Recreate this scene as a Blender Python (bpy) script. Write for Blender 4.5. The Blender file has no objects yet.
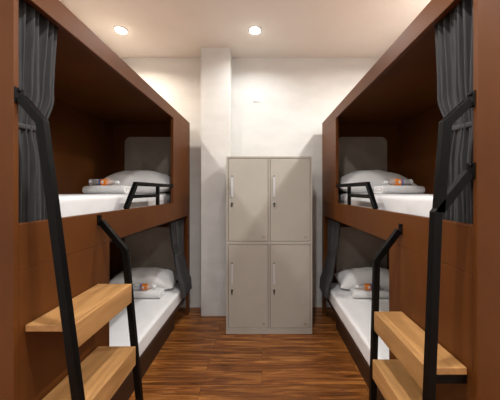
import bpy, bmesh, math, random
from mathutils import Vector, noise

C = bpy.context.scene.collection
PI = math.pi
rnd = random.Random(4)

# ------------------------------------------------------------------ helpers
def tag(o, label=None, cat=None, group=None, kind=None):
    if label: o['label'] = label
    if cat: o['category'] = cat
    if group: o['group'] = group
    if kind: o['kind'] = kind
    return o

def thing(name, label, cat, loc, group=None):
    o = bpy.data.objects.new(name, None)
    o.empty_display_size = 0.1
    C.objects.link(o)
    o.location = loc
    o['org'] = list(loc)
    return tag(o, label, cat, group)

def link(name, bm, m, parent=None, smooth=False, bevel=0.0, segs=2, origin=None, angle=35):
    """one bmesh (world coordinates) -> one mesh object"""
    bmesh.ops.recalc_face_normals(bm, faces=bm.faces[:])
    if parent is not None:
        org = Vector(parent['org'])
    elif origin is not None:
        org = Vector(origin)
    else:
        org = Vector((0, 0, 0))
    for v in bm.verts:
        v.co -= org
    me = bpy.data.meshes.new(name)
    bm.to_mesh(me); bm.free()
    if smooth:
        me.polygons.foreach_set('use_smooth', [True] * len(me.polygons))
        if angle < 180:
            me.set_sharp_from_angle(angle=math.radians(angle))
    o = bpy.data.objects.new(name, me)
    for mm in (m if isinstance(m, (list, tuple)) else [m]):
        me.materials.append(mm)
    C.objects.link(o)
    if parent is not None:
        o.parent = parent
        if parent.get('root') or parent.type == 'EMPTY':
            pass
        o['org'] = list(org)
    else:
        o.location = org
        o['org'] = list(org)
    if bevel > 0:
        b = o.modifiers.new('bevel', 'BEVEL')
        b.width = bevel; b.segments = segs; b.limit_method = 'ANGLE'
        b.harden_normals = False
    return o

def add_box(bm, x0, x1, y0, y1, z0, z1):
    if x0 > x1: x0, x1 = x1, x0
    if y0 > y1: y0, y1 = y1, y0
    if z0 > z1: z0, z1 = z1, z0
    vs = [bm.verts.new(p) for p in ((x0,y0,z0),(x1,y0,z0),(x1,y1,z0),(x0,y1,z0),(x0,y0,z1),(x1,y0,z1),(x1,y1,z1),(x0,y1,z1))]
    for f in ((0,3,2,1),(4,5,6,7),(0,1,5,4),(1,2,6,5),(2,3,7,6),(3,0,4,7)):
        bm.faces.new([vs[i] for i in f])

def box(*a):
    bm = bmesh.new(); add_box(bm, *a); return bm

def add_sweep(bm, pts, w, axis, c, t):
    """mitred bar of section w x t along the planar path pts; axis 'y': pts are (x,z) at y=c; axis 'x': pts are (y,z) at x=c"""
    n = len(pts)
    P = [Vector(p) for p in pts]
    L, R = [], []
    for i in range(n):
        if i == 0: d = (P[1] - P[0]).normalized(); nn = Vector((-d.y, d.x)); k = 1
        elif i == n - 1: d = (P[-1] - P[-2]).normalized(); nn = Vector((-d.y, d.x)); k = 1
        else:
            d0 = (P[i] - P[i-1]).normalized(); d1 = (P[i+1] - P[i]).normalized()
            n0 = Vector((-d0.y, d0.x)); n1 = Vector((-d1.y, d1.x))
            nn = (n0 + n1).normalized(); k = 1 / max(0.3, nn.dot(n0))
        L.append(P[i] + nn * w / 2 * k); R.append(P[i] - nn * w / 2 * k)
    def co(p, off):
        return (p.x, c + off, p.y) if axis == 'y' else (c + off, p.x, p.y)
    rings = []
    for l, r in zip(L, R):
        rings.append([bm.verts.new(co(l, -t/2)), bm.verts.new(co(l, t/2)), bm.verts.new(co(r, t/2)), bm.verts.new(co(r, -t/2))])
    for a, b in zip(rings, rings[1:]):
        for i in range(4):
            j = (i + 1) % 4
            bm.faces.new((a[i], a[j], b[j], b[i]))
    bm.faces.new(rings[0]); bm.faces.new(rings[-1][::-1])

def add_lathe(bm, prof, origin, axis='z', seg=32, flip=1):
    """prof: list of (r, h) along the axis"""
    ox, oy, oz = origin
    rings = []
    for r, h in prof:
        h *= flip
        ring = []
        for k in range(seg):
            a = 2 * PI * k / seg
            ca, sa = r * math.cos(a), r * math.sin(a)
            if axis == 'z': p = (ox + ca, oy + sa, oz + h)
            elif axis == 'x': p = (ox + h, oy + ca, oz + sa)
            else: p = (ox + ca, oy + h, oz + sa)
            ring.append(bm.verts.new(p))
        rings.append(ring)
    for a, b in zip(rings, rings[1:]):
        for i in range(seg):
            j = (i + 1) % seg
            bm.faces.new((a[i], a[j], b[j], b[i]))
    bm.faces.new(rings[0]); bm.faces.new(rings[-1][::-1])

def fbm(x, y, z=0.0):
    return noise.noise((x, y, z)) + 0.5 * noise.noise((2.1*x, 2.1*y, z + 7.3))

def soft_box(x0, x1, y0, y1, z0, z1, r, step, amp=0.0, seed=0.0):
    """rounded box on a fine grid with gentle rumpling on the top and front"""
    if x0 > x1: x0, x1 = x1, x0
    nx = max(2, int((x1-x0)/step)); ny = max(2, int((y1-y0)/step)); nz = max(3, int((z1-z0)/(step*.5)))
    bm = bmesh.new()
    cache = {}
    def sub(i, n):                       # denser lines near the edges
        t = i / n
        return t
    def V(i, j, k):
        key = (i, j, k)
        if key in cache: return cache[key]
        p = Vector((x0 + (x1-x0)*sub(i,nx), y0 + (y1-y0)*sub(j,ny), z0 + (z1-z0)*k/nz))
        q = Vector((min(max(p.x, x0+r), x1-r), min(max(p.y, y0+r), y1-r), min(max(p.z, z0+r), z1-r)))
        d = p - q
        if d.length > 1e-7:
            m = max(abs(d.x), abs(d.y), abs(d.z))
            p = q + d.normalized() * m
        if amp and k > 0:
            p.z += amp * fbm(p.x*5+seed, p.y*3.2, seed) * (k/nz)
            if i in (0, nx): p.x += amp * 0.8 * fbm(p.y*9+seed, p.z*7, seed+3)
        v = bm.verts.new(p); cache[key] = v; return v
    for i in range(nx):
        for j in range(ny):
            bm.faces.new((V(i,j,0),V(i,j+1,0),V(i+1,j+1,0),V(i+1,j,0)))
            bm.faces.new((V(i,j,nz),V(i+1,j,nz),V(i+1,j+1,nz),V(i,j+1,nz)))
    for i in range(nx):
        for k in range(nz):
            bm.faces.new((V(i,0,k),V(i+1,0,k),V(i+1,0,k+1),V(i,0,k+1)))
            bm.faces.new((V(i,ny,k),V(i,ny,k+1),V(i+1,ny,k+1),V(i+1,ny,k)))
    for j in range(ny):
        for k in range(nz):
            bm.faces.new((V(0,j,k),V(0,j,k+1),V(0,j+1,k+1),V(0,j+1,k)))
            bm.faces.new((V(nx,j,k),V(nx,j+1,k),V(nx,j+1,k+1),V(nx,j,k+1)))
    return bm

# ------------------------------------------------------------------ materials
def srgb(r, g, b):
    f = lambda c: (c/255/12.92) if c/255 <= 0.04045 else ((c/255+0.055)/1.055)**2.4
    return (f(r), f(g), f(b), 1)

def mat(name, col, rough=0.5, metal=0.0, spec=0.5):
    m = bpy.data.materials.new(name); m.use_nodes = True
    b = m.node_tree.nodes['Principled BSDF']
    b.inputs['Base Color'].default_value = col
    b.inputs['Roughness'].default_value = rough
    b.inputs['Metallic'].default_value = metal
    b.inputs['Specular IOR Level'].default_value = spec
    return m

def noisy(name, c0, c1, scale=(3,3,3), detail=5, rough=0.5, metal=0.0, spec=0.5, bump=0.0, bscale=None, lo=0.3, hi=0.7, rvar=0.0):
    m = mat(name, c0, rough, metal, spec)
    nt = m.node_tree; N = nt.nodes; L = nt.links
    b = N['Principled BSDF']
    tc = N.new('ShaderNodeNewGeometry')
    mp = N.new('ShaderNodeMapping'); mp.inputs['Scale'].default_value = scale
    L.new(tc.outputs['Position'], mp.inputs['Vector'])
    nz = N.new('ShaderNodeTexNoise'); nz.inputs['Scale'].default_value = 1.0; nz.inputs['Detail'].default_value = detail
    nz.inputs['Roughness'].default_value = 0.6
    L.new(mp.outputs[0], nz.inputs['Vector'])
    cr = N.new('ShaderNodeValToRGB')
    cr.color_ramp.elements[0].position = lo; cr.color_ramp.elements[0].color = c0
    cr.color_ramp.elements[1].position = hi; cr.color_ramp.elements[1].color = c1
    L.new(nz.outputs['Fac'], cr.inputs['Fac'])
    L.new(cr.outputs['Color'], b.inputs['Base Color'])
    if rvar:
        mr = N.new('ShaderNodeMapRange')
        mr.inputs['To Min'].default_value = rough - rvar; mr.inputs['To Max'].default_value = rough + rvar
        L.new(nz.outputs['Fac'], mr.inputs['Value']); L.new(mr.outputs[0], b.inputs['Roughness'])
    if bump:
        n2 = N.new('ShaderNodeTexNoise'); n2.inputs['Scale'].default_value = 1.0; n2.inputs['Detail'].default_value = 4
        m2 = N.new('ShaderNodeMapping'); m2.inputs['Scale'].default_value = bscale or scale
        L.new(tc.outputs['Position'], m2.inputs['Vector']); L.new(m2.outputs[0], n2.inputs['Vector'])
        bp = N.new('ShaderNodeBump'); bp.inputs['Strength'].default_value = bump; bp.inputs['Distance'].default_value = 0.01
        L.new(n2.outputs['Fac'], bp.inputs['Height']); L.new(bp.outputs[0], b.inputs['Normal'])
    return m

def floor_mat():
    """planks that run across the aisle (along x), 0.15 m wide"""
    m = mat('floor_planks', srgb(120, 70, 40), 0.33)
    nt = m.node_tree; N = nt.nodes; L = nt.links; b = N['Principled BSDF']
    g = N.new('ShaderNodeNewGeometry')
    br = N.new('ShaderNodeTexBrick')
    br.offset = 0.37; br.offset_frequency = 2
    br.inputs['Scale'].default_value = 1.0
    br.inputs['Brick Width'].default_value = 1.25
    br.inputs['Row Height'].default_value = 0.148
    br.inputs['Mortar Size'].default_value = 0.0013
    br.inputs['Mortar Smooth'].default_value = 0.1
    br.inputs['Bias'].default_value = 0.0
    br.inputs['Color1'].default_value = (0, 0, 0, 1); br.inputs['Color2'].default_value = (1, 1, 1, 1)
    br.inputs['Mortar'].default_value = (0.5, 0.5, 0.5, 1)
    L.new(g.outputs['Position'], br.inputs['Vector'])
    # shift the grain from plank to plank
    sc = N.new('ShaderNodeVectorMath'); sc.operation = 'SCALE'; sc.inputs['Scale'].default_value = 3.7
    L.new(br.outputs['Color'], sc.inputs[0])
    ad = N.new('ShaderNodeVectorMath'); ad.operation = 'ADD'
    L.new(g.outputs['Position'], ad.inputs[0]); L.new(sc.outputs[0], ad.inputs[1])
    mp = N.new('ShaderNodeMapping'); mp.inputs['Scale'].default_value = (2.2, 34, 1)
    L.new(ad.outputs[0], mp.inputs['Vector'])
    nz = N.new('ShaderNodeTexNoise'); nz.inputs['Scale'].default_value = 1; nz.inputs['Detail'].default_value = 6
    nz.inputs['Roughness'].default_value = 0.62; nz.inputs['Distortion'].default_value = 0.9
    L.new(mp.outputs[0], nz.inputs['Vector'])
    cr = N.new('ShaderNodeValToRGB')
    e = cr.color_ramp.elements
    e[0].position = 0.28; e[0].color = srgb(66, 34, 13)
    e[1].position = 0.75; e[1].color = srgb(210, 142, 72)
    k = e.new(0.5); k.color = srgb(140, 83, 37)
    L.new(nz.outputs['Fac'], cr.inputs['Fac'])
    # plank to plank tone
    sep = N.new('ShaderNodeSeparateColor'); L.new(br.outputs['Color'], sep.inputs[0])
    mr = N.new('ShaderNodeMapRange'); mr.inputs['To Min'].default_value = 0.86; mr.inputs['To Max'].default_value = 1.12
    L.new(sep.outputs[0], mr.inputs['Value'])
    mx = N.new('ShaderNodeVectorMath'); mx.operation = 'SCALE'
    L.new(cr.outputs['Color'], mx.inputs[0]); L.new(mr.outputs[0], mx.inputs['Scale'])
    jn = N.new('ShaderNodeMix'); jn.data_type = 'RGBA'
    L.new(br.outputs['Fac'], jn.inputs['Factor'])
    L.new(mx.outputs[0], jn.inputs[6]); jn.inputs[7].default_value = srgb(38, 20, 11)
    L.new(jn.outputs[2], b.inputs['Base Color'])
    bp = N.new('ShaderNodeBump'); bp.inputs['Strength'].default_value = 0.15; bp.inputs['Distance'].default_value = 0.004
    L.new(nz.outputs['Fac'], bp.inputs['Height']); L.new(bp.outputs[0], b.inputs['Normal'])
    return m

def step_mat():
    m = mat('step_wood', srgb(200, 146, 86), 0.42)
    nt = m.node_tree; N = nt.nodes; L = nt.links; b = N['Principled BSDF']
    g = N.new('ShaderNodeNewGeometry')
    mp = N.new('ShaderNodeMapping'); mp.inputs['Scale'].default_value = (16, 2.2, 16)
    L.new(g.outputs['Position'], mp.inputs['Vector'])
    nz = N.new('ShaderNodeTexNoise'); nz.inputs['Scale'].default_value = 1; nz.inputs['Detail'].default_value = 5
    nz.inputs['Distortion'].default_value = 0.8
    L.new(mp.outputs[0], nz.inputs['Vector'])
    cr = N.new('ShaderNodeValToRGB'); e = cr.color_ramp.elements
    e[0].position = 0.3; e[0].color = srgb(150, 108, 63)
    e[1].position = 0.72; e[1].color = srgb(188, 142, 90)
    L.new(nz.outputs['Fac'], cr.inputs['Fac'])
    # wide staves
    wv = N.new('ShaderNodeMapping'); wv.inputs['Scale'].default_value = (22, 1.1, 22)
    L.new(g.outputs['Position'], wv.inputs['Vector'])
    vo = N.new('ShaderNodeTexVoronoi'); vo.inputs['Scale'].default_value = 1
    L.new(wv.outputs[0], vo.inputs['Vector'])
    sp = N.new('ShaderNodeSeparateColor'); L.new(vo.outputs['Color'], sp.inputs[0])
    mr = N.new('ShaderNodeMapRange'); mr.inputs['To Min'].default_value = 0.86; mr.inputs['To Max'].default_value = 1.08
    L.new(sp.outputs[0], mr.inputs['Value'])
    mx = N.new('ShaderNodeVectorMath'); mx.operation = 'SCALE'
    L.new(cr.outputs['Color'], mx.inputs[0]); L.new(mr.outputs[0], mx.inputs['Scale'])
    L.new(mx.outputs[0], b.inputs['Base Color'])
    return m

BROWN = noisy('bronze_brown_laminate', srgb(82, 44, 14), srgb(99, 56, 21), (2.2, 2.2, 1.4), 6, 0.42, spec=0.22, rvar=0.05, bump=0.03, bscale=(30, 30, 12))
PLASTER = noisy('wall_plaster', srgb(203, 202, 199), srgb(214, 213, 210), (2.5, 2.5, 6), 6, 0.8, spec=0.2, bump=0.06, bscale=(22, 22, 60))
CEIL = noisy('ceiling_paint', srgb(228, 222, 214), srgb(233, 228, 221), (2, 2, 2), 3, 0.85, spec=0.2)
FLOOR = floor_mat()
WOOD = step_mat()
BLACK = noisy('black_powder_coat', srgb(3, 3, 3), srgb(6, 6, 6), (40, 40, 40), 3, 0.42, spec=0.16)
GREYPANEL = noisy('grey_headboard', srgb(156, 146, 133), srgb(172, 162, 149), (5, 5, 5), 6, 0.75, spec=0.25)
SHEET = noisy('white_sheet', srgb(226, 225, 226), srgb(234, 233, 233), (6, 6, 6), 4, 0.85, spec=0.15, bump=0.15, bscale=(14, 9, 14))
PILLOW = noisy('white_pillowcase', srgb(240, 239, 238), srgb(246, 245, 244), (7, 7, 7), 4, 0.85, spec=0.15, bump=0.2, bscale=(18, 18, 18))
TOWEL = noisy('white_terry', srgb(230, 229, 228), srgb(240, 239, 238), (60, 60, 60), 3, 0.95, spec=0.1, bump=0.5, bscale=(260, 260, 260))
CURTAIN = noisy('charcoal_velvet', srgb(56, 55, 56), srgb(68, 67, 67), (30, 30, 6), 4, 0.8, spec=0.2, bump=0.1, bscale=(200, 200, 60))
CURTAIN.node_tree.nodes['Principled BSDF'].inputs['Sheen Weight'].default_value = 0.05
STEEL = noisy('beige_grey_steel', srgb(174, 168, 157), srgb(180, 174, 163), (3, 3, 3), 4, 0.45, spec=0.4)
GAP = mat('dark_gap', srgb(52, 49, 45), 0.7)
SILVER = mat('pale_handle', srgb(206, 208, 212), 0.35, 0.3)
CHROME = mat('chrome', srgb(150, 148, 144), 0.25, 1.0)
DARKPL = mat('dark_plastic', srgb(38, 36, 34), 0.4)
WHITEPL = mat('white_plastic', srgb(238, 238, 238), 0.4)
ORANGE = mat('orange_label', srgb(255, 146, 30), 0.45)
BLUE = mat('blue_label', srgb(60, 96, 180), 0.45)
STICK = mat('faint_sticker', srgb(160, 151, 138), 0.5)
PET = mat('clear_plastic', (0.95, 0.96, 0.98, 1), 0.12)
PET.node_tree.nodes['Principled BSDF'].inputs['Transmission Weight'].default_value = 0.7
PET.node_tree.nodes['Principled BSDF'].inputs['IOR'].default_value = 1.2
def emis(name, col, s):
    m = mat(name, col, 0.5)
    b = m.node_tree.nodes['Principled BSDF']
    b.inputs['Emission Color'].default_value = col; b.inputs['Emission Strength'].default_value = s
    return m
LAMP_WARM = emis('lamp_diffuser_warm', (1.0, 0.88, 0.72, 1), 30)
LAMP_COOL = emis('lamp_diffuser_neutral', (1.0, 0.95, 0.88, 1), 30)

# ------------------------------------------------------------------ the room
EYE = 1.49
WL, WR = -1.872, 1.722        # side walls
WB, WF = 3.20, -4.30          # wall behind the locker, wall behind the camera
H = 3.20
def struct(name, bm, m, label=None):
    o = link(name, bm, m); o['kind'] = 'structure'
    if label: o['label'] = label
    return o
struct('floor', box(WL-.1, WR+.1, WF-.1, WB+.1, -.1, 0), FLOOR)
struct('ceiling', box(WL-.1, WR+.1, WF-.1, WB+.1, H, H+.1), CEIL)
struct('wall_left', box(WL-.1, WL, WF-.1, WB+.1, 0, H), PLASTER)
struct('wall_right', box(WR, WR+.1, WF-.1, WB+.1, 0, H), PLASTER)
struct('wall_back', box(WL, WR, WB, WB+.1, 0, H), PLASTER)
struct('wall_front', box(WL, WR, WF-.1, WF, 0, H), PLASTER)
struct('trim_1', box(-.727, -.382, 2.98, WB, 0, H), PLASTER, 'pale plastered square column standing against the back wall')

# ------------------------------------------------------------------ bunks
D1 = 3.07
Z_TOP, Z_FAS = 2.325, 2.222
Z_RT, Z_RB = 1.370, 1.195
TH = 0.028; TE = 0.019

def build_bunk(s, P, D0, side, label):
    X = lambda u: s * (P + u)
    DEP = 0.95
    t = thing('bunk_bed', label, 'bunk bed', (X(DEP/2), (D0+D1)/2, 0), 'built-in bunk beds along the aisle')
    def B(name, u0, u1, y0, y1, z0, z1, m=BROWN, bev=0.002, parent=None):
        return link(name, box(X(u0), X(u1), y0, y1, z0, z1), m, parent or t, bevel=bev)
    B('end_panel', 0, DEP, D0, D0+TE, 0, Z_TOP)
    # far end panel stands on two short posts
    bm = bmesh.new()
    add_box(bm, X(TH), X(DEP), D1-TH, D1, .25, Z_TOP-.018)
    link('head_end_panel', bm, BROWN, t, bevel=.002)
    B('post', 0, TH, D1-.07, D1, 0, Z_RB)
    B('post', DEP-.05, DEP, D1-.10, D1-TH, 0, .25)
    B('back_panel', DEP-TH, DEP, D0+TE, D1-TH, .25, Z_TOP-.018)
    B('top_panel', TH, DEP, D0+TE, D1, Z_TOP-.018, Z_TOP)
    B('top_fascia', 0, TH, D0+TE, D1, Z_FAS, Z_TOP, bev=.003)
    B('upper_front_panel', 0, TH, 2.505, D1, Z_RT, Z_FAS)
    B('side_rail', 0, TH, D0+TE, D1, Z_RB, Z_RT, bev=.003)
    B('lower_front_panel', 0, TH, D0+TE, 1.455, .0, Z_RB)
    B('upper_bed_base', TH, DEP-TH, D0+TE, D1-TH, Z_RB+.005, 1.30)
    B('lower_bed_base', .004, DEP-TH, 1.455, D1-.10, .235, .262, DARKB)
    B('plinth', .065, .09, 1.455, 2.72, 0, .235, DARKB)
    # grey headboards with rounded corners
    for (z0, z1, th) in ((1.47, 2.146, .016), (.41, 1.052, .016)):
        u0, u1, r = .163, .778, .075
        bm = bmesh.new()
        out = []
        for (cu, cz, a0) in ((u1-r, z0+r, -90), (u1-r, z1-r, 0), (u0+r, z1-r, 90), (u0+r, z0+r, 180)):
            for k in range(9):
                a = math.radians(a0 + 90*k/8)
                out.append((cu + r*math.cos(a), cz + r*math.sin(a)))
        f = [bm.verts.new((X(u), D1-TH-th, z)) for u, z in out]
        g = [bm.verts.new((X(u), D1-TH, z)) for u, z in out]
        n = len(f)
        bm.faces.new(f); bm.faces.new(g[::-1])
        for i in range(n):
            bm.faces.new((f[i], g[i], g[(i+1) % n], f[(i+1) % n]))
        link('headboard', bm, GREYPANEL, t, bevel=.004)['label'] = 'grey rounded headboard panel'
    # curtain rods
    for z, y0, y1 in ((2.268, D0+TE, 2.47), (1.178, 1.455, D1-TH)):
        bm = bmesh.new(); add_lathe(bm, [(.007, y0), (.007, y1)], (X(.066 if z > 2 else .055), 0, z), 'y', 12)
        link('curtain_rod', bm, BLACK, t, smooth=True)
    # guard rail at the head of the upper bed
    bm = bmesh.new()
    c = X(.014)
    add_sweep(bm, [(1.655, Z_RT), (1.783, 1.541), (2.505, 1.541)], .030, 'x', c, .026)
    add_sweep(bm, [(2.160, Z_RT), (2.160, 1.530)], .028, 'x', c, .024)
    add_sweep(bm, [(1.722, 1.452), (2.149, 1.452)], .027, 'x', c, .020)
    link('guard_rail', bm, BLACK, t, bevel=.002)['label'] = 'black square-tube guard rail'
    return t

DARKB = noisy('dark_brown_edge', srgb(52, 32, 20), srgb(62, 38, 24), (4, 4, 4), 3, 0.5)
PL, PR = .887, .739
NL, NR = .893, .857
build_bunk(-1, PL, NL, 'left', 'brown two-tier bunk bed along the left side of the aisle, below the warm ceiling lamp')
build_bunk(1, PR, NR, 'right', 'brown two-tier bunk bed along the right side of the aisle, nearest the locker')

# ------------------------------------------------------------------ bedding
def mattress(s, P, D0, upper, label):
    X = lambda u: s * (P + u)
    if upper: a = (X(.104), X(.918), D0+.04, 3.020, 1.300, 1.462); amp = .0045
    else: a = (X(.006), X(.918), D0+.6, 2.992, .262, .402); amp = .003
    bm = soft_box(*a, .022, .022, amp, 3.1*s + (9 if upper else 0))
    org = ((a[0]+a[1])/2, (a[2]+a[3])/2, a[4])
    o = link('mattress', bm, SHEET, None, smooth=True, origin=org, angle=180)
    tag(o, label, 'mattress', 'sheeted mattresses in the bunks')
    return o

def pillow(cx, cy, z, w, d, h, tilt, rot, seed, label):
    bm = bmesh.new(); n = 36; m = 26
    top, bot = {}, {}
    for i in range(n+1):
        for j in range(m+1):
            a = -1 + 2*i/n; b = -1 + 2*j/m
            fx = 1 - .07*(1 - b*b)**1 * 0 - .05*(1-abs(b)**2)
            fy = 1 - .07*(1-abs(a)**2)
            x = a*w/2*fx; y = b*d/2*fy
            e = max(0, (1-abs(a)**2.6))**.62 * max(0, (1-abs(b)**2.4))**.62
            wr = .010*fbm(x*9+seed, y*9, seed)*e + .006*fbm(x*24, y*11+seed, seed+2)*(1-e)*min(1, e*4)
            zt = h*.74*e + wr
            zb = -h*.26*min(1, e*1.25)
            lift = .02*(a*a*b*b)
            rim = i in (0, n) or j in (0, m)
            v = bm.verts.new((x, y, zt + lift)); top[i, j] = v
            bot[i, j] = v if rim else bm.verts.new((x, y, zb + lift*.5))
    for i in range(n):
        for j in range(m):
            bm.faces.new((top[i,j], top[i+1,j], top[i+1,j+1], top[i,j+1]))
            q = (bot[i,j], bot[i,j+1], bot[i+1,j+1], bot[i+1,j])
            if len(set(q)) == 4:
                try: bm.faces.new(q)
                except ValueError: pass
    ct, st = math.cos(tilt), math.sin(tilt); cr, sr = math.cos(rot), math.sin(rot)
    lo = 9
    for v in bm.verts:
        x, y, zz = v.co
        y, zz = y*ct - zz*st, y*st + zz*ct
        x, y = x*cr - y*sr, x*sr + y*cr
        v.co = (x, y, zz); lo = min(lo, zz)
    for v in bm.verts:
        zz = max(v.co.z - lo - .012, 0.0 if v.co.z - lo < .012 else 0)      # settles on the mattress
        v.co = (cx + v.co.x, cy + v.co.y, z + zz)
    o = link('pillow', bm, PILLOW, None, smooth=True, origin=(cx, cy, z), angle=180)
    return tag(o, label, 'pillow', 'pillows at the heads of the bunks')

def towel(cx, cy, z, w, d, rot, label, flip=1):
    """one sheet folded over in layers, seen edge-on at its ends"""
    th = .023
    path = []
    def arc(c0, c1, r, a0, a1, k=8):
        for i in range(k+1):
            a = math.radians(a0 + (a1-a0)*i/k); path.append((c0 + r*math.cos(a), c1 + r*math.sin(a)))
    hd = d/2
    z1, z2, z3 = th/2+.001, th*1.5+.002, th*2.5+.003
    path.append((hd-.035, z2)); path.append((-hd+.05, z2))
    path.append((-hd+.028, z2))
    path2 = []
    # outer wrap: top layer, round the front, bottom layer
    path_outer = [(hd-.02, z3+.000)] + [(hd-.02-(d-.055)*k/6, z3+.002*math.sin(k*2)) for k in range(1, 7)]
    rr = (z3 - z1)/2; cz = (z3+z1)/2
    for i in range(1, 9):
        a = math.radians(90 + 180*i/8); path_outer.append((-hd+.035 + rr*1.0*math.cos(a), cz + rr*math.sin(a)))
    path_outer += [(hd-.03, z1)]
    bm = bmesh.new()
    def sheet(pts, t):
        n = len(pts); P = [Vector(p) for p in pts]; ring = []
        L, R = [], []
        for i in range(n):
            dd = (P[min(i+1, n-1)] - P[max(i-1, 0)]).normalized(); nn = Vector((-dd.y, dd.x))
            L.append(P[i] + nn*t/2); R.append(P[i] - nn*t/2)
        poly = L + R[::-1]
        K = 14; rings = []
        for k in range(K+1):
            x = -w/2 + w*k/K
            e = 1 - .04*abs(2*k/K-1)**6
            rings.append([bm.verts.new((x, p.x*e, max(0, p.y*(1 - .10*abs(2*k/K-1)**8)) + .0015*fbm(x*20, p.x*20, seed)*(p.y/.07))) for p in poly])
        for a, b in zip(rings, rings[1:]):
            m = len(a)
            for i in range(m): bm.faces.new((a[i], a[(i+1) % m], b[(i+1) % m], b[i]))
        for r in (rings[0], rings[-1]):
            for i in range(n-1):
                bm.faces.new((r[i], r[i+1], r[2*n-2-i], r[2*n-1-i]))
    seed = cx*7
    sheet(path_outer, th)
    sheet([(hd-.03, z2), (hd*.3, z2), (0, z2), (-hd*.4, z2), (-hd+.045, z2)], th)
    cr, sr = math.cos(rot), math.sin(rot)
    for v in bm.verts:
        x, y = v.co.x*flip, v.co.y
        v.co = (cx + x*cr - y*sr, cy + x*sr + y*cr, z + v.co.z)
    o = link('folded_towel', bm, TOWEL, None, smooth=True, origin=(cx, cy, z), angle=60)
    b = o.modifiers.new('bevel', 'BEVEL'); b.width = .004; b.segments = 2; b.limit_method = 'ANGLE'; b.angle_limit = math.radians(50)
    return tag(o, label, 'towel', 'folded towels in front of the pillows')

def bottle(cx, cy, z, L, cap_dir, label, lab=0.45):
    """lying along x; cap_dir +1 cap to the right"""
    r = .030
    t = thing('water_bottle', label, 'bottle', (cx, cy, z), 'water bottles lying on the towels')
    x0 = cx - cap_dir*L/2
    zc = z + r
    body = [(.012, 0), (.022, .001), (r, .007), (r, .03), (r-.0012, .034), (r, .038), (r, .60*L), (r-.0012, .605*L+.003), (r, .61*L+.006), (r*.96, .70*L), (r*.72, .79*L), (r*.46, .86*L), (r*.42, .90*L)]
    bm = bmesh.new(); add_lathe(bm, body, (x0, cy, zc), 'x', 32, cap_dir)
    link('bottle_body', bm, PET, t, smooth=True)
    bm = bmesh.new(); add_lathe(bm, [(.0125, .885*L), (.0135, .89*L), (.0135, .985*L), (.0115, L)], (x0, cy, zc), 'x', 24, cap_dir)
    link('bottle_cap', bm, WHITEPL, t, smooth=True)['label'] = 'white screw cap'
    a, b = lab*L, lab*L + .060
    bm = bmesh.new(); add_lathe(bm, [(r+.0004, a), (r+.0008, a+.0005), (r+.0008, b-.0005), (r+.0004, b)], (x0, cy, zc), 'x', 32, cap_dir)
    lb = link('bottle_label', bm, ORANGE, t, smooth=True); lb['label'] = 'orange wrap-round label'
    bm = bmesh.new(); add_lathe(bm, [(r+.0010, a-.008), (r+.0014, a-.0078), (r+.0014, a+.005), (r+.0010, a+.0052)], (x0, cy, zc), 'x', 32, cap_dir)
    link('label_band', bm, BLUE, lb, smooth=True)['label'] = 'blue band beside the orange'
    # pale emblem on the orange, facing up and toward the aisle end
    bm = bmesh.new()
    K = 6
    vs = []
    for k in range(K+1):
        an = math.radians(150 + 50*k/K)       # around the axis: y = cos, z = sin
        rr = r + .0016
        for q in (a+.016, a+.036):
            vs.append(bm.verts.new((x0 + cap_dir*(q + .004*math.sin(k*1.4)), cy + rr*math.cos(an), zc + rr*math.sin(an))))
    for k in range(K):
        bm.faces.new((vs[2*k], vs[2*k+1], vs[2*k+3], vs[2*k+2]))
    link('label_emblem', bm, WHITEPL, lb, smooth=True)['label'] = 'small pale emblem on the orange label'
    return t

mattress(-1, PL, NL, True, 'white sheeted mattress on the upper level of the left bunk bed')
mattress(-1, PL, NL, False, 'white sheeted mattress on the lower level of the left bunk bed')
mattress(1, PR, NR, True, 'white sheeted mattress on the upper level of the right bunk bed')
mattress(1, PR, NR, False, 'white sheeted mattress on the lower level of the right bunk bed')
ZU, ZL = 1.466, .405
pillow(-1.355, 2.765, ZU, .82, .46, .25, math.radians(7), 0.02, 1.0, 'plump white pillow at the head of the upper left bunk')
pillow(1.215, 2.765, ZU, .82, .46, .25, math.radians(7), -0.02, 4.0, 'plump white pillow at the head of the upper right bunk')
pillow(-1.335, 2.825, ZL, .76, .32, .215, math.radians(9), 0.03, 7.0, 'white pillow at the head of the lower left bunk, half in shade')
pillow(1.225, 2.825, ZL, .76, .32, .215, math.radians(9), -0.03, 9.0, 'white pillow at the head of the lower right bunk, half in shade')
TZ = .073
towel(-1.385, 2.28, ZU, .37, .21, .0, 'white folded towel on the upper left bunk in front of the pillow')
towel(1.24, 2.28, ZU, .37, .21, .0, 'white folded towel on the upper right bunk in front of the pillow')
towel(-1.20, 2.575, ZL, .36, .15, .0, 'white folded towel on the lower left bunk in front of the pillow')
towel(1.10, 2.575, ZL, .36, .15, .0, 'white folded towel on the lower right bunk in front of the pillow')
bottle(-1.43, 2.27, ZU+TZ, .26, 1, 'clear water bottle with orange label lying on the upper left towel', .40)
bottle(1.235, 2.27, ZU+TZ, .25, -1, 'clear water bottle with orange label lying on the upper right towel', .40)
bottle(-1.21, 2.565, ZL+TZ, .25, 1, 'clear water bottle with orange label lying on the lower left towel', .42)
bottle(1.085, 2.565, ZL+TZ, .25, -1, 'clear water bottle with orange label lying on the lower right towel', .40)

# ------------------------------------------------------------------ curtains
def lerp_tab(tab, z):
    tab = sorted(tab)
    if z <= tab[0][0]: return tab[0][1:]
    for a, b in zip(tab, tab[1:]):
        if z <= b[0]:
            k = (z - a[0])/(b[0]-a[0]); k = k*k*(3-2*k)
            return [p + (q-p)*k for p, q in zip(a[1:], b[1:])]
    return tab[-1][1:]

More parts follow.
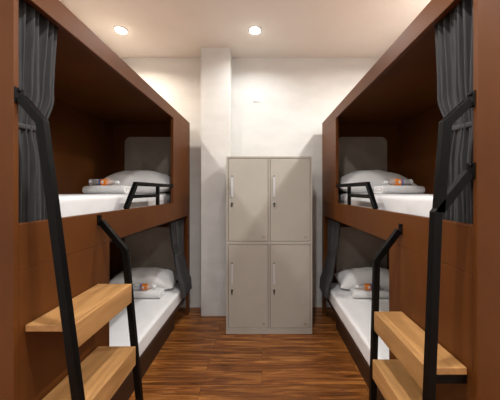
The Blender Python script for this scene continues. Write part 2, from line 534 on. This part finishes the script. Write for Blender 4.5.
def curtain(s, P, z0, z1, tab, folds, seed, label, ztie, head=.05):
    """tab rows: z, y_near, y_far, u_centre, fold_amplitude"""
    X = lambda u: s*(P+u)
    bm = bmesh.new(); NS, NZ = folds*14, 70
    grid = []
    r = random.Random(seed)
    ph = [r.uniform(-.5, .5) for _ in range(folds+2)]
    for k in range(NZ+1):
        z = z0 + (z1-z0)*k/NZ
        ya, yb, u, am = lerp_tab(tab, z)
        row = []
        for i in range(NS+1):
            f = i/NS
            w = f*folds*2*PI
            drift = .5*math.sin(2.2*z + seed + f*5)
            uu = u + am*math.sin(w + drift) + am*.35*math.sin(2.3*w + 1.7*seed + z*3)
            y = ya + (yb-ya)*(f + .35/folds/ (2*PI) * 2*math.sin(2*w+drift))
            top = max(0, (z - (z1-head))/head)
            if top > 0:
                uu += .004*math.sin(w*3.0)*min(1, top*2)
            zz = z + (.004*math.sin(w+1) if k == 0 else 0) - (.006*(1+math.sin(w*3)) if k == NZ else 0)
            row.append((X(uu), y, zz))
        grid.append(row)
    V = [[bm.verts.new(p) for p in row] for row in grid]
    for k in range(NZ):
        for i in range(NS):
            bm.faces.new((V[k][i], V[k][i+1], V[k+1][i+1], V[k+1][i]))
    ya, yb, u, am = lerp_tab(tab, z0)
    root = thing('curtain', label, 'curtain', (X(u), (ya+yb)/2, z0), 'charcoal bunk curtains')
    o = link('curtain_cloth', bm, CURTAIN, root, smooth=True, angle=180)
    so = o.modifiers.new('thick', 'SOLIDIFY'); so.thickness = .003; so.offset = 0
    # tie band round the waist
    ya, yb, u, am = lerp_tab(tab, ztie)
    bm = bmesh.new(); K = 40; rows = []
    a_, b_ = (yb-ya)/2 + .004, am*.85 + .002
    for q in range(4):
        rows.append([])
        for k in range(K):
            a = 2*PI*k/K
            e = .65
            cx_ = math.copysign(abs(math.cos(a))**e, math.cos(a)); sx_ = math.copysign(abs(math.sin(a))**e, math.sin(a))
            zz = ztie + (-.010 + .020*q/3) + .10*a_*cx_*.5
            bul = 1 + (.05 if q in (1, 2) else 0)
            rows[-1].append(bm.verts.new((X(u + b_*sx_*bul), (ya+yb)/2 + a_*cx_*bul, zz)))
    for a, b in zip(rows, rows[1:]):
        for k in range(K): bm.faces.new((a[k], a[(k+1) % K], b[(k+1) % K], b[k]))
    tb = link('tie_band', bm, CURTAIN, root, smooth=True, angle=180)
    so = tb.modifiers.new('thick', 'SOLIDIFY'); so.thickness = .003; so.offset = 0
    return root

def upper_tab(n):
    return [(1.350, n+.045, n+.215, .066, .025), (1.60, n+.046, n+.212, .066, .028), (1.745, n+.052, n+.198, .064, .016), (1.90, n+.045, n+.236, .068, .030), (2.262, n+.042, n+.262, .068, .030)]
def lower_tab():
    return [(.335, 2.66, 2.972, -.040, .016), (.43, 2.655, 2.970, -.036, .015), (.62, 2.65, 2.95, .014, .014), (.80, 2.66, 2.91, .040, .012), (.95, 2.60, 2.93, .048, .015), (1.172, 2.56, 2.95, .055, .015)]
curtain(-1, PL, 1.350, 2.262, upper_tab(NL-.012), 7, 2, 'charcoal curtain tied back at the near end of the upper left bunk', 1.745)
curtain(1, PR, 1.350, 2.262, upper_tab(NR+.008), 8, 5, 'charcoal curtain tied back at the near end of the upper right bunk', 1.745)
curtain(-1, PL, .335, 1.172, lower_tab(), 6, 8, 'charcoal curtain gathered at the far end of the lower left bunk', .80)
curtain(1, PR, .335, 1.172, lower_tab(), 6, 11, 'charcoal curtain gathered at the far end of the lower right bunk', .80)

# ------------------------------------------------------------------ ladders
def ladder(s, P, y_near, y_far, near, far, steps, label, hand=None, tops=None):
    """near / far: (u, z) points of the two stringers with u measured from the bunk face toward the aisle (negative = into the aisle)"""
    X = lambda u: s*(P - u)      # u > 0 reaches into the aisle
    t = thing('bunk_ladder', label, 'ladder', (X(.18), (y_near+y_far)/2, 0), 'step ladders up to the upper bunks')
    T, TD = .031, .026
    def stringer(pts, y, extra=None):
        bm = bmesh.new()
        add_sweep(bm, [(X(u), z) for u, z in pts], T, 'y', y, TD)
        o = link('stringer', bm, BLACK, t, bevel=.002)
        u, z = pts[0]
        bm = bmesh.new()
        add_box(bm, X(0), X(.005), y-.017, y+.017, z-.02, z+.036)
        add_lathe(bm, [(.007, 0), (.007, .003), (.004, .006)], (X(.005), y, z+.027), 'x', 12, -s)
        link('mounting_plate', bm, BLACK, o, bevel=.001)
        return o
    stringer(near, y_near); stringer(far, y_far)
    if hand:
        bm = bmesh.new()
        add_sweep(bm, [(X(u), z) for u, z in hand], T, 'y', y_near, TD)
        h = link('handrail', bm, BLACK, t, bevel=.002)
        u, z = hand[0]
        bm = bmesh.new()
        add_box(bm, X(0), X(.005), y_near-.017, y_near+.017, z-.02, z+.036)
        add_lathe(bm, [(.007, 0), (.007, .003), (.004, .006)], (X(.005), y_near, z+.027), 'x', 12, -s)
        link('mounting_plate', bm, BLACK, h, bevel=.001)
    for z, u1 in steps:
        ya, yb = y_near + TD/2 + (.001 if hand else .008), y_far - TD/2 - .001
        st = link('step', box(X(.004), X(u1-.024), ya, yb, z-.026, z), WOOD, t, bevel=.003)
        link('step_apron', box(X(u1-.0238), X(u1), ya, yb, z-.10, z), WOOD, st, bevel=.003)
        for y in ((ya+.016, yb-.016) if hand else ()):
            link('support_bar', box(X(.004), X(u1-.024), y-.015, y+.015, z-.058, z-.0262), BLACK, st, bevel=.001)['label'] = 'black support bar'
    return t
# left: stringer near bends at z 1.74, far at z 1.165
ladder(-1, PL, NL+.017, 1.360,
       [(.012, 1.828), (.087, 1.740), (.314, 0.0)],
       [(.012, 1.325), (.144, 1.167), (.254, 0.0)],
       [(.991, .186), (.655, .208)],
       'black steel ladder with two wooden steps on the left bunk bed')
ladder(1, PR, NR+.024, 1.330,
       [(.012, 1.553), (.126, 1.411), (.180, 0.0)],
       [(.012, 1.280), (.130, 1.122), (.160, 0.0)],
       [(.857, .150), (.605, .158)],
       'black steel ladder with two wooden steps and a double handrail on the right bunk bed',
       hand=[(.012, 1.803), (.093, 1.728), (.117, 1.414)])

# ------------------------------------------------------------------ locker
def locker():
    x0, x1, y0, y1, z1 = -.374, .524, 2.605, 3.075, 1.852
    t = thing('steel_locker', 'beige grey four-door steel locker against the back wall', 'locker', ((x0+x1)/2, (y0+y1)/2, 0))
    xm = (x0+x1)/2; e = .024
    rows = ((.062, .930), (.968, z1-.022))
    cols = ((x0+e, xm-.013), (xm+.013, x1-e))
    bm = bmesh.new()
    add_box(bm, x0, x1, y0+.02, y1, 0, z1)                       # carcass
    g = .004
    # face frame round the doors
    add_box(bm, x0, x0+e-g, y0, y0+.02, 0, z1); add_box(bm, x1-e+g, x1, y0, y0+.02, 0, z1)
    add_box(bm, xm-.013+g, xm+.013-g, y0, y0+.02, .058, z1-.018)
    add_box(bm, x0+e-g, x1-e+g, y0, y0+.02, z1-.018, z1)
    add_box(bm, x0+e-g, x1-e+g, y0, y0+.02, 0, .058)
    for (xa, xb) in cols: add_box(bm, xa-g, xb+g, y0, y0+.02, .934, .964)
    link('locker_body', bm, STEEL, t, bevel=.0012)
    bm = bmesh.new()
    for (xa, xb) in cols:
        for (za, zb) in rows: add_box(bm, xa-g+.0005, xb+g-.0005, y0+.0165, y0+.0195, za-g+.0005, zb+g-.0005)
    link('door_shadow_gap', bm, GAP, t)
    for (za, zb) in rows[::-1]:
        for (xa, xb) in cols:
            d = link('locker_door', box(xa, xb, y0+.003, y0+.0163, za, zb), STEEL, t, bevel=.002)
            hz1 = za + (.868 - .185) ; hz0 = hz1 - .228
            hx = xa + .038
            bm = bmesh.new()                                       # slim recessed-look pull: frame plate and lip
            add_box(bm, hx-.010, hx+.010, y0-.003, y0+.0029, hz0, hz1)
            add_box(bm, hx-.010, hx-.004, y0-.012, y0-.0031, hz0+.006, hz1-.012)
            link('door_handle', bm, SILVER, d, bevel=.0015)['label'] = 'slim pale pull handle'
            link('handle_cap', box(hx-.009, hx+.009, y0-.007, y0-.0031, hz1-.011, hz1-.001), DARKPL, d, bevel=.001)['label'] = 'dark cap at the top of the pull'
            lz = hz0 - .062
            bm = bmesh.new(); add_lathe(bm, [(.011, .0029), (.011, -.004), (.008, -.006)], (hx, y0, lz), 'y', 20)
            link('door_lock', bm, CHROME, d, smooth=True)
            bm = bmesh.new()
            add_box(bm, hx-.0015, hx+.0015, y0-.016, y0-.0062, lz-.005, lz+.005)
            add_lathe(bm, [(.009, -.0165), (.009, -.019)], (hx, y0, lz-.003), 'y', 16)
            add_box(bm, hx-.006, hx+.006, y0-.0185, y0-.0166, lz-.036, lz-.010)
            link('key', bm, DARKPL, d, bevel=.0005)
            link('door_sticker', box(xb-.062, xb-.030, y0+.0022, y0+.0029, za+.028, za+.052), STICK, d)
    return t
locker()

# ------------------------------------------------------------------ wall plate and lamps
t = thing('wall_plate', 'small white square cover plate high on the back wall', 'wall plate', (-.068, WB, 2.676))
link('plate', box(-.112, -.024, WB-.011, WB, 2.632, 2.722), WHITEPL, t, bevel=.003)
bm = bmesh.new(); add_lathe(bm, [(.010, -.0112), (.010, -.015), (.007, -.0165)], (-.068, WB, 2.677), 'y', 20)
link('sensor_button', bm, WHITEPL, t, smooth=True)

def downlight(x, y, m, label, power, col, spread=150, size=.10):
    t = thing('downlight', label, 'ceiling lamp', (x, y, H), 'round recessed ceiling lamps')
    bm = bmesh.new()
    add_lathe(bm, [(.066, 0), (.066, -.004), (.062, -.007), (.053, -.007), (.052, -.001)], (x, y, H), 'z', 40)
    link('trim_ring', bm, WHITEPL, t, smooth=True)
    bm = bmesh.new(); add_lathe(bm, [(.051, -.0072), (.050, -.012), (.044, -.017), (.030, -.021), (.010, -.0225)], (x, y, H), 'z', 40)
    link('diffuser', bm, m, t, smooth=True)
    ld = bpy.data.lights.new('downlight_beam', 'AREA'); ld.shape = 'DISK'; ld.size = size
    ld.energy = power; ld.color = col; ld.spread = math.radians(spread)
    lo = bpy.data.objects.new('downlight_beam', ld); C.objects.link(lo)
    lo.location = (x, y, H-.024); lo.rotation_euler = (0, 0, 0)
    return t
SOFT = (1.0, .97, .92); WARM = (1.0, .88, .74); NEU = (1.0, 1.0, 1.0)
downlight(-1.497, 2.655, LAMP_WARM, 'round warm recessed lamp in the ceiling over the left bunk bed', 12, WARM)
downlight(-.075, 2.655, LAMP_COOL, 'round white recessed lamp in the ceiling over the locker', 5.5, NEU, 150)
downlight(-.075, .55, LAMP_COOL, 'round ceiling lamp added out of view over the near end of the aisle', 18, NEU)  # added above the frame to brighten the near aisle
downlight(-1.497, .95, LAMP_WARM, 'round ceiling lamp added out of view over the near end of the left bunk bed', 22, SOFT, 170)  # added unseen lamp, throws light across into the right bunk
downlight(1.35, .35, LAMP_WARM, 'round ceiling lamp added out of view over the near end of the right bunk bed', 14, SOFT, 170)  # added unseen lamp, throws light across into the left bunk
downlight(1.35, 2.05, LAMP_WARM, 'round ceiling lamp added out of view over the middle of the right bunk bed', 28, SOFT, 170)  # added just out of view to lift the upper left bunk interior
for yy, pw, row in ((-1.2, 11, 'first'), (-3.0, 20, 'second')):  # unseen lamps added as low-angle fill from behind the camera
    for xx, sd in ((-1.1, 'left'), (.95, 'right')):
        downlight(xx, yy, LAMP_COOL, 'round ceiling lamp added in the %s unseen row behind the viewpoint, %s side' % (row, sd), pw, NEU, 170)

# ------------------------------------------------------------------ world, camera, colour
w = bpy.data.worlds.new('World'); bpy.context.scene.world = w
w.use_nodes = True
w.node_tree.nodes['Background'].inputs['Color'].default_value = (1, 1, 1, 1)
w.node_tree.nodes['Background'].inputs['Strength'].default_value = 0.0

cam = bpy.data.cameras.new('camera'); co = bpy.data.objects.new('camera', cam); C.objects.link(co)
cam.sensor_width = 36; cam.lens = 18; cam.sensor_fit = 'HORIZONTAL'
cam.shift_x = -12/500; cam.shift_y = -9/500
cam.clip_start = .02
co.location = (0, 0, EYE); co.rotation_euler = (math.radians(90), 0, 0)
S = bpy.context.scene
S.camera = co
S.view_settings.view_transform = 'Standard'; S.view_settings.look = 'None'
S.view_settings.gamma = 1; S.view_settings.use_curve_mapping = False
S.view_settings.exposure = 0.62
for o in bpy.data.objects:
    if 'org' in o: del o['org']
